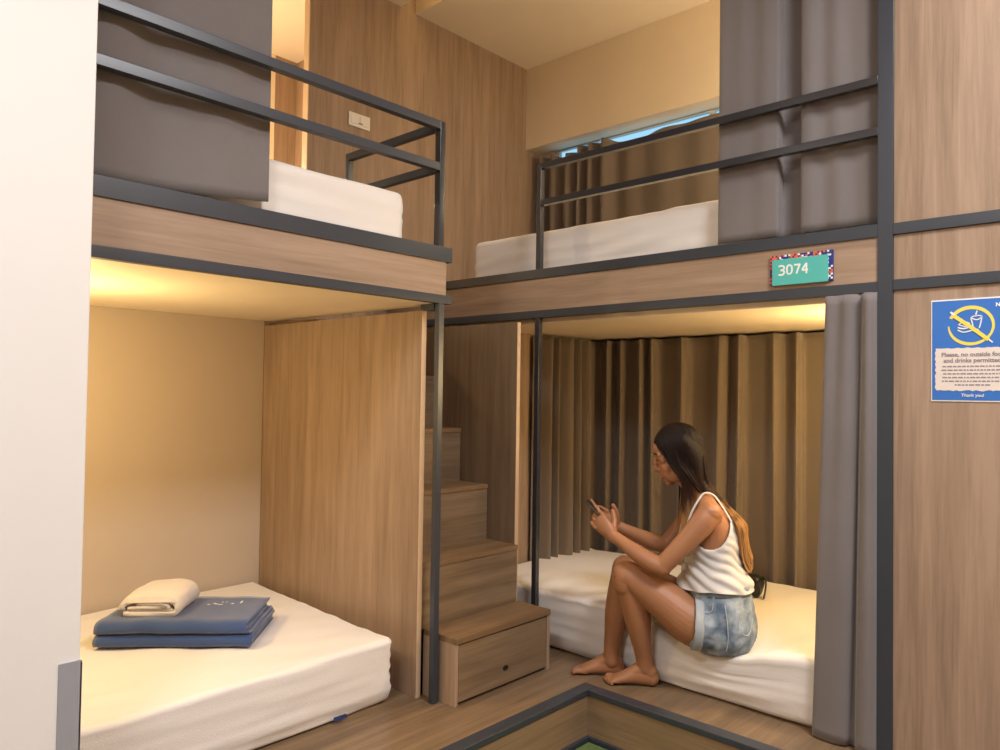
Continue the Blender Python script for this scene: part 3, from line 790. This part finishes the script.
# head
HO = Vector((-.200, Cd, .922)); tl = math.radians(17); hs = .95
Ha = Vector((math.cos(tl), 0, -math.sin(tl))); Hc = Vector((math.sin(tl), 0, math.cos(tl)))
def H(a, b, c):
    v = HO+Ha*a*hs+Hc*c*hs; return W(v.x, v.y+b*hs, v.z)
HR = Matrix((Fv*Ha.x+Vector((0, 0, Ha.z)), Dv, Fv*Hc.x+Vector((0, 0, Hc.z)))).transposed()
def E_(bm, a, b, c, ra, rb, rc, seg=20): ellipsoid(bm, H(a, b, c), (ra*hs, rb*hs, rc*hs), HR, seg)
E_(bm, -.012, 0, .022, .092, .073, .088, 28)
E_(bm, .012, 0, -.030, .068, .058, .080, 24)
E_(bm, .035, 0, -.060, .044, .044, .055)
E_(bm, .060, 0, -.104, .020, .022, .018)
for s in (-1, 1): E_(bm, .058, s*.030, -.006, .022, .026, .026)
E_(bm, .040, 0, -.030, .044, .052, .060)
E_(bm, .046, 0, -.078, .036, .036, .030)
E_(bm, .068, 0, .030, .022, .045, .035)
for s in (-1, 1):
    E_(bm, .052, s*.033, -.042, .028, .024, .028)
    E_(bm, .026, s*.034, -.078, .044, .022, .034)
    E_(bm, .048, s*.022, -.058, .036, .030, .046); E_(bm, .066, s*.022, -.018, .020, .020, .026)
    E_(bm, .070, s*.030, .016, .015, .024, .014, 14)
    E_(bm, .072, s*.030, .000, .012, .014, .010, 14)
    E_(bm, -.005, s*.066, -.012, .018, .006, .030, 14)
    E_(bm, .086, s*.010, -.045, .010, .008, .008, 12)
tube(bm, [(*H(.080, 0, .012), .007, .008), (*H(.090, 0, -.012), .007, .009), (*H(.098, 0, -.034), .0095, .010), (*H(.100, 0, -.043), .010, .009)], 12, 3)
E_(bm, .076, 0, -.064, .016, .022, .012)
E_(bm, .072, 0, -.086, .016, .020, .010)
bmesh.ops.recalc_face_normals(bm, faces=bm.faces[:])
me = bpy.data.meshes.new('body'); bm.to_mesh(me); bm.free()
body = finish(me, 'body', M['skin'], PR, None, True)
md = body.modifiers.new('r', 'REMESH'); md.mode = 'VOXEL'; md.voxel_size = .0028; md.use_smooth_shade = True
md = body.modifiers.new('s', 'SMOOTH'); md.factor = .5; md.iterations = 6
# face details
for s in (-1, 1):
    bm = bmesh.new(); E_(bm, .0835, s*.030, -.003, .0035, .009, .0020, 12); bm_obj(bm, 'eye', M['eye'], PR, None, True)
for s in (-1, 1):
    bm = bmesh.new(); tube(bm, [(*H(.088, s*.014, .020), .002, .002), (*H(.090, s*.030, .026), .003, .003), (*H(.078, s*.046, .021), .002, .0015)], 8, 3)
    bm_obj(bm, 'eyebrow', M['brow'], PR, None, True); bm = bmesh.new()
    tube(bm, [(*H(.086, s*.018, -.002), .0012, .0012), (*H(.0885, s*.030, -.002), .0018, .0018), (*H(.078, s*.044, -.004), .0012, .0012)], 8, 3)
    bm_obj(bm, 'eyelashes', M['brow'], PR, None, True)
bm = bmesh.new()
tube(bm, [(*H(.076, -.026, -.066), .002, .002), (*H(.089, -.010, -.070), .004, .0035), (*H(.0915, 0, -.068), .004, .0035), (*H(.089, .010, -.070), .004, .0035), (*H(.076, .026, -.066), .002, .002)], 10, 3)
tube(bm, [(*H(.076, -.024, -.070), .002, .002), (*H(.086, -.010, -.082), .004, .0045), (*H(.088, 0, -.083), .004, .005), (*H(.086, .010, -.082), .004, .0045), (*H(.076, .024, -.070), .002, .002)], 10, 3)
bm_obj(bm, 'lips', M['lips'], PR, None, True)
bm = bmesh.new()
tube(bm, [(*H(.076, -.022, -.071), .002, .0025), (*H(.087, 0, -.0755), .003, .0035), (*H(.076, .022, -.071), .002, .0025)], 10, 4)
bm_obj(bm, 'teeth', M['teeth'], PR, None, True)

# tank top
bm = bmesh.new()
prof = [(-.354, .418, .142, .173), (-.353, .440, .132, .164), (-.350, .465, .120, .155), (-.346, .495, .108, .146), (-.340, .54, .102, .142), (-.334, .60, .104, .149), (-.328, .66, .098, .154), (-.320, .705, .082, .147), (-.308, .742, .060, .106), (-.298, .762, .052, .074)]
def folds(th, ff, dd, zz, u):
    ff, dd, zz = bust(th, ff, dd, zz, u)
    k = max(0, min(1, 1-(zz-.418)/.25))
    near = max(0, -math.sin(th))
    w = (.0042*math.sin(zz*150-math.cos(th)*11+3.0*nz(th*1.3, zz*9, 1, 1))+.009*nz(th*2.2, zz*18, 5, 1))*k**.5
    c, s = math.cos(th), math.sin(th)
    return ff+w*c, dd+w*s, zz+.006*math.sin(3*th)*(k**3)
rings = loft(bm, prof, seg=120, sub=10, cap=False, mod=folds)
dead = []
for f in bm.faces:
    c = f.calc_center_median(); ff = c.dot(Fv); dd = c.dot(Dv); zz = c.z
    kill = False
    for s in (-1, 1):
        ey = (dd-(Cd+s*.165))
        rr = ((ff+.312)/.078)**2+((zz-.676)/.102)**2
        if rr < 1 and s*(dd-Cd) > .062: kill = True
    if zz > .70 and abs(dd-Cd) < .052: kill = True     # neckline
    if zz > .66 and ff > -.30 and abs(dd-Cd) < .058+.0*(zz-.66) and zz > .66+((dd-Cd)/.075)**2*.08: kill = True
    if zz > .72 and ff < -.33 and abs(dd-Cd) < .06: kill = True
    if zz > .712 and ff > -.315: kill = True
    if kill: dead.append(f)
bmesh.ops.delete(bm, geom=dead, context='FACES')
bmesh.ops.delete(bm, geom=[v for v in bm.verts if not v.link_faces], context='VERTS')
for _ in range(45):          # even out the cut edges of the arm and neck openings
    new = {}
    for v in bm.verts:
        nb = [e.other_vert(v) for e in v.link_edges if e.is_boundary]
        if len(nb) == 2 and v.co.z > .45: new[v] = v.co*.4+(nb[0].co+nb[1].co)*.3
    for v, c in new.items(): v.co = c
tp = bm_obj(bm, 'tank_top', M['tank'], PR, None, True); tp['label'] = 'white sleeveless tank top'
md = tp.modifiers.new('sm', 'SMOOTH'); md.factor = .5; md.iterations = 3
md = tp.modifiers.new('t', 'SOLIDIFY'); md.thickness = .004; md.offset = 0

for s in (-1, 1):
    bm = bmesh.new()
    tube(bm, [(*W(f, Cd+s*d, z), .0045, .0028) for f, d, z in ((-.232, .105, .655), (-.246, .112, .700), (-.268, .108, .745), (-.296, .098, .781), (-.330, .100, .776), (-.362, .105, .735), (-.395, .105, .680))], 10, 6, up=tuple(Dv*s*.5+Vector((0, 0, 1))))
    bm_obj(bm, 'shoulder_strap', M['tank'], PR, None, True)

# shorts
bm = bmesh.new()
loft(bm, [(-.372, .188, .105, .145), (-.376, .22, .124, .172), (-.376, .27, .130, .184), (-.368, .33, .128, .180), (-.360, .39, .124, .164), (-.356, .43, .118, .154), (-.354, .445, .114, .150)], seg=40)
T(bm, [(-.37, 2.945, .286, .096, .093), (-.30, 2.935, .288, .099, .096), (-.275, 2.935, .295, .099, .099)], seg=28, cap=False)
T(bm, [(-.37, 3.095, .292, .096, .093), (-.30, 3.100, .292, .099, .096), (-.275, 3.10, .298, .099, .099)], seg=28, cap=False)
bmesh.ops.recalc_face_normals(bm, faces=bm.faces[:])
me = bpy.data.meshes.new('shorts'); bm.to_mesh(me); bm.free()
sh = finish(me, 'shorts', M['denim'], PR, None, True); sh['label'] = 'light blue washed denim shorts'
md = sh.modifiers.new('r', 'REMESH'); md.mode = 'VOXEL'; md.voxel_size = .005; md.use_smooth_shade = True
md = sh.modifiers.new('s', 'SMOOTH'); md.factor = .5; md.iterations = 4
tx = bpy.data.textures.new('denim_folds', 'CLOUDS'); tx.noise_scale = .042; tx.noise_depth = 2
md = sh.modifiers.new('d', 'DISPLACE'); md.texture = tx; md.strength = .013; md.mid_level = .5
# frayed cuffs round each leg
def cuff(hp, dirv, r1, r2):
    bm = bmesh.new(); hp = Vector(hp); dirv = Vector(dirv).normalized()
    for j in range(2):
        pass
    seg = 56; rings = []
    side = Vector((0, 1, 0)); up = dirv.cross(side).normalized()*-1
    for (a, g) in ((-.022, .0), (-.010, .004), (.006, .0045), (.011, .0035), (.011, -.004), (-.005, -.004), (-.022, -.006)):
        ring = []
        for k in range(seg):
            th = 2*PI*k/seg; fr_ = .0025*nz(k*.8, a*100, 2, 1)
            v = hp+dirv*(a+fr_)+side*math.cos(th)*(r1+g+fr_)+up*math.sin(th)*(r2+g+fr_)
            ring.append(bm.verts.new(W(v.x, v.y, v.z)))
        rings.append(ring)
    n = len(rings)
    for i in range(n):
        for k in range(seg): bm.faces.new((rings[i][k], rings[i][(k+1) % seg], rings[(i+1) % n][(k+1) % seg], rings[(i+1) % n][k]))
    return bm_obj(bm, 'cuff', M['cuff'], PR, None, True)
cuff((-.270, 2.935, .293), (1, 0, .06), .1015, .1010)
cuff((-.270, 3.10, .296), (1, 0, .06), .1015, .1010)
# waistband and pocket
bm = bmesh.new()
seg = 64; rings = []
for (z, g) in ((.404, -.004), (.404, .003), (.430, .001), (.430, -.007)):
    rings.append([bm.verts.new(W(-.360+(.124+g)*math.cos(2*PI*k/seg), Cd+(.158+g)*math.sin(2*PI*k/seg), z-.012*math.cos(2*PI*k/seg))) for k in range(seg)])
for i in range(4):
    for k in range(seg): bm.faces.new((rings[i][k], rings[i][(k+1) % seg], rings[(i+1) % 4][(k+1) % seg], rings[(i+1) % 4][k]))
bm_obj(bm, 'waistband', M['denim'], PR, None, True)
bm = bmesh.new()   # pale stitched seam down the near side
tube(bm, [(*W(-.365, 2.842, .385), .0018, .0018), (*W(-.372, 2.834, .33), .0018, .0018), (*W(-.376, 2.832, .27), .0018, .0018), (*W(-.372, 2.842, .22), .0016, .0016)], 8, 6)
tube(bm, [(*W(-.425, 2.857, .365), .0016, .0016), (*W(-.415, 2.846, .30), .0016, .0016), (*W(-.452, 2.868, .275), .0016, .0016), (*W(-.470, 2.890, .33), .0016, .0016)], 8, 6)
tube(bm, [(*W(-.325, 2.856, .385), .0016, .0016), (*W(-.318, 2.846, .36), .0016, .0016), (*W(-.29, 2.862, .345), .0016, .0016)], 8, 6)
bm_obj(bm, 'seam', M['cuff'], PR, None, True)

# hair
bm = bmesh.new(); random.seed(21)
cap = [(-.015, 0, .024, .097, .079, .092)]
for a, b, c, ra, rb, rc in cap: E_(bm, a, b, c, ra, rb, rc, 32)
# mass behind the head and down the back
hm = [(-.222, .975, .068, .048), (-.250, .93, .068, .052), (-.272, .87, .066, .046), (-.292, .81, .064, .036), (-.342, .752, .074, .026), (-.396, .70, .080, .020), (-.424, .63, .084, .020), (-.440, .56, .070, .016), (-.462, .50, .035, .010)]
tube(bm, [(*W(f, Cd-.012, z), r, r2) for f, z, r, r2 in hm], 28, 5, up=tuple(Fv))
bmesh.ops.recalc_face_normals(bm, faces=bm.faces[:])
# drop the part of the cap over the face
dead = [f for f in bm.faces if (lambda v: (v.dot(Fv) - HO.x)*Ha.x+(v.z-HO.z)*Ha.z > .040+.45*max(0, (v.dot(Fv)-HO.x)*Hc.x+(v.z-HO.z)*Hc.z) and (v.dot(Fv)-HO.x)*Hc.x+(v.z-HO.z)*Hc.z < .078)(f.calc_center_median())]
bmesh.ops.delete(bm, geom=dead, context='FACES')
def strand(pts, r):
    n = len(pts)
    tube(bm, [(*p, r*(1-.55*(i/(n-1))**2), r*.55*(1-.55*(i/(n-1))**2)) for i, p in enumerate(pts)], 6, 4, up=(.3, -.8, .1))
def Hl(a, b, c): v = HO+Ha*a*hs+Hc*c*hs; return (v.x, v.y+b*hs, v.z)
def scalp(a, lat):      # a: forward offset of the parting point; lat angle from the top
    ra, rb, rc = .098, .080, .094
    ph = lat; x_ = a
    k = math.sqrt(max(0, 1-(x_/ra)**2))
    return Hl(-.014+x_, rb*k*math.sin(ph), .026+rc*k*math.cos(ph))
for s in (-1, 1):
    for i in range(190):
        u = random.random(); a = .088-.178*u          # along the centre parting, front to back
        pts = [scalp(a, s*.03), scalp(a*1.0-.002, s*.45), scalp(a-.006, s*.95), scalp(a-.012, s*1.45)]
        j = random.uniform(-1, 1); 
        if u < .34 and random.random() < .55:   # face-framing front lock, falls before the shoulder
            e = Hl(.035-.10*u, s*.079, -.055); pts.append(e)
            pts.append((-.215-.11*u+j*.006, Cd+s*(.075), .82)); pts.append((-.222-.10*u+j*.010, Cd+s*(.072), .745))
            pts.append((-.222-.07*u+j*.014, Cd+s*(.085), .68)); pts.append((-.225+j*.02, Cd+s*.080, .62-.03*random.random())); 
            if random.random() < .6: pts.append((-.235+j*.018, Cd+s*.076, .565-.03*random.random()))
        else:
            v = (u-.0)
            e = Hl(.005-.10*v, s*(.080-.02*v), -.045); pts.append(e)
            x1 = -.258-.055*v+j*.006
            pts.append((x1, Cd+s*(.076-.015*v), .815)); 
            pts.append((x1-.055, Cd+s*(.074-.04*random.random()), .752+.006*j))
            lt = s*(.105-.09*random.random())
            def back(z, lt, a, b, fc, off): return (fc-(a+off)*math.sqrt(max(.05, 1-(lt/b)**2)), Cd+lt, z)
            o_ = .010+.022*random.random()
            pts.append(back(.672, lt, .098, .154, -.326, o_)); pts.append(back(.61, lt*.9, .104, .150, -.334, o_))
            zl = .480+.055*random.random()
            pts.append(back(zl+.045, lt*.75, .102, .142, -.342, o_)); pts.append(back(zl, lt*.6, .110, .146, -.348, o_))
        strand([tuple(W(*p)) for p in pts], random.uniform(.0050, .0075))
hr = bm_obj(bm, 'hair', M['hair'], PR, None, True); hr['label'] = 'long straight dark brown hair lightening to blonde ends'

# phone in her hands
ph = root('phone', 'slim dark smartphone held up in both hands of the seated woman', 'phone', tuple(W(.118, 3.02, .66)))
ax = Vector((.69, 0, .72)); nm = Vector((-.72, 0, .69))
bm = bmesh.new()
c0 = Vector((.113, 3.018, .682))
vs = []
for a in (-.060, .058):
    for b in (-.033, .033):
        for c in (-.004, .004):
            v = c0+ax*a+nm*c; vs.append(bm.verts.new(W(v.x, v.y+b, v.z)))
for f in ((0, 1, 3, 2), (4, 6, 7, 5), (0, 4, 5, 1), (2, 3, 7, 6), (0, 2, 6, 4), (1, 5, 7, 3)): bm.faces.new([vs[i] for i in f])
bm_obj(bm, 'case', M['metal_gloss'], ph, bevel=.003)
bm = bmesh.new(); vs = []
for a in (-.056, .054):
    for b in (-.030, .030):
        for c in (.0035, .0045):
            v = c0+ax*a+nm*c; vs.append(bm.verts.new(W(v.x, v.y+b, v.z)))
for f in ((0, 1, 3, 2), (4, 6, 7, 5), (0, 4, 5, 1), (2, 3, 7, 6), (0, 2, 6, 4), (1, 5, 7, 3)): bm.faces.new([vs[i] for i in f])
bm_obj(bm, 'screen', M['black'], ph)

# small black pouch on the sheet behind her
pc = Vector((3.235, 1.435, .262))
PB = root('pouch', 'small black pouch with a strap lying on the sheet behind the seated woman', 'pouch', (pc.x, pc.y, .262))
bm = rblock((pc.x-.035, pc.x+.035), (pc.y-.03, pc.y+.028), (.264, .352), .018, lambda p: p+Vector((.012*nz(p.x*9, p.y*9, p.z*9, 3), .012*nz(p.y*9, p.x*9, p.z*9, 3), .012*nz(p.x*9, p.z*9, 4, 3))), .01)
bm_obj(bm, 'bag', M['black'], PB, None, True)
bm = bmesh.new(); tube(bm, [(pc.x+.02, pc.y-.028, .345, .004, .007), (pc.x+.015, pc.y-.045, .33, .004, .007), (pc.x-.01, pc.y-.052, .29, .004, .007), (pc.x-.03, pc.y-.055, .268, .004, .007)], 8, 4)
bm_obj(bm, 'strap', M['black'], PB, None, True)

# ================================================================== LIGHTS, WORLD, CAMERA
def area(name, loc, size, power, col, rot=(0, 0, 0), size_y=None):
    l = bpy.data.lights.new(name, 'AREA'); l.energy = power; l.color = col; l.size = size
    if size_y: l.shape = 'RECTANGLE'; l.size_y = size_y
    o = bpy.data.objects.new(name, l); COL.objects.link(o); o.location = loc; o.rotation_euler = rot
    return o
WARM = (1, .73, .35)
def lamp_fixture(x, y, label):
    r = root('ceiling_light', label, 'ceiling light', (x, y, CEIL-.03))
    box('frame', M['plastic'], r, x-.2, x+.2, y-.2, y+.2, CEIL-.02, CEIL-.001)
    return r
def point(name, loc, r, power, col):
    l = bpy.data.lights.new(name, 'POINT'); l.energy = power; l.color = col; l.shadow_soft_size = r
    o = bpy.data.objects.new(name, l); COL.objects.link(o); o.location = loc; return o
area('room_light', (1.40, -.65, 3.26), .8, 112, (.98, .97, 1))
area('room_light', (-.90, .55, 3.26), .8, 62, (.98, .98, 1))
point('left_berth_light', (.74, 2.62, 1.16), .07, 20, WARM)
point('right_berth_light', (2.98, .78, 1.25), .08, 29, WARM)
point('upper_right_light', (3.3, .95, 2.42), .08, 33, (1, .82, .54))
point('far_space_light', (1.75, 3.9, 2.3), .06, 42, (1, .78, .50))
area('slot_fill', (2.727, 2.3, 3.58), .05, 2.5, WARM, size_y=1.6)  # added fill to brighten the ceiling slot, not a known lamp
wd = bpy.data.worlds.new('w'); SC.world = wd; wd.use_nodes = True
wd.node_tree.nodes['Background'].inputs[0].default_value = (.40, .75, 1, 1)
wd.node_tree.nodes['Background'].inputs[1].default_value = 1.0

cam = bpy.data.cameras.new('cam'); co = bpy.data.objects.new('camera', cam); COL.objects.link(co)
cam.sensor_width = 36; cam.lens = 743.8/1000*36; cam.clip_start = .02
yw, pt, rl = .821646, .0242330, .0148323
fwd = Vector((math.sin(yw)*math.cos(pt), math.cos(yw)*math.cos(pt), math.sin(pt))); rt = Vector((math.cos(yw), -math.sin(yw), 0)); upv = rt.cross(fwd)
r2 = rt*math.cos(rl)+upv*math.sin(rl); u2 = -rt*math.sin(rl)+upv*math.cos(rl)
mt = Matrix((r2, u2, -fwd)).transposed().to_4x4(); mt.translation = (0, 0, 1.15)
co.matrix_world = mt
SC.camera = co
SC.view_settings.view_transform = 'Standard'; SC.view_settings.look = 'None'; SC.view_settings.gamma = 1; SC.view_settings.use_curve_mapping = False
SC.view_settings.exposure = 0.0
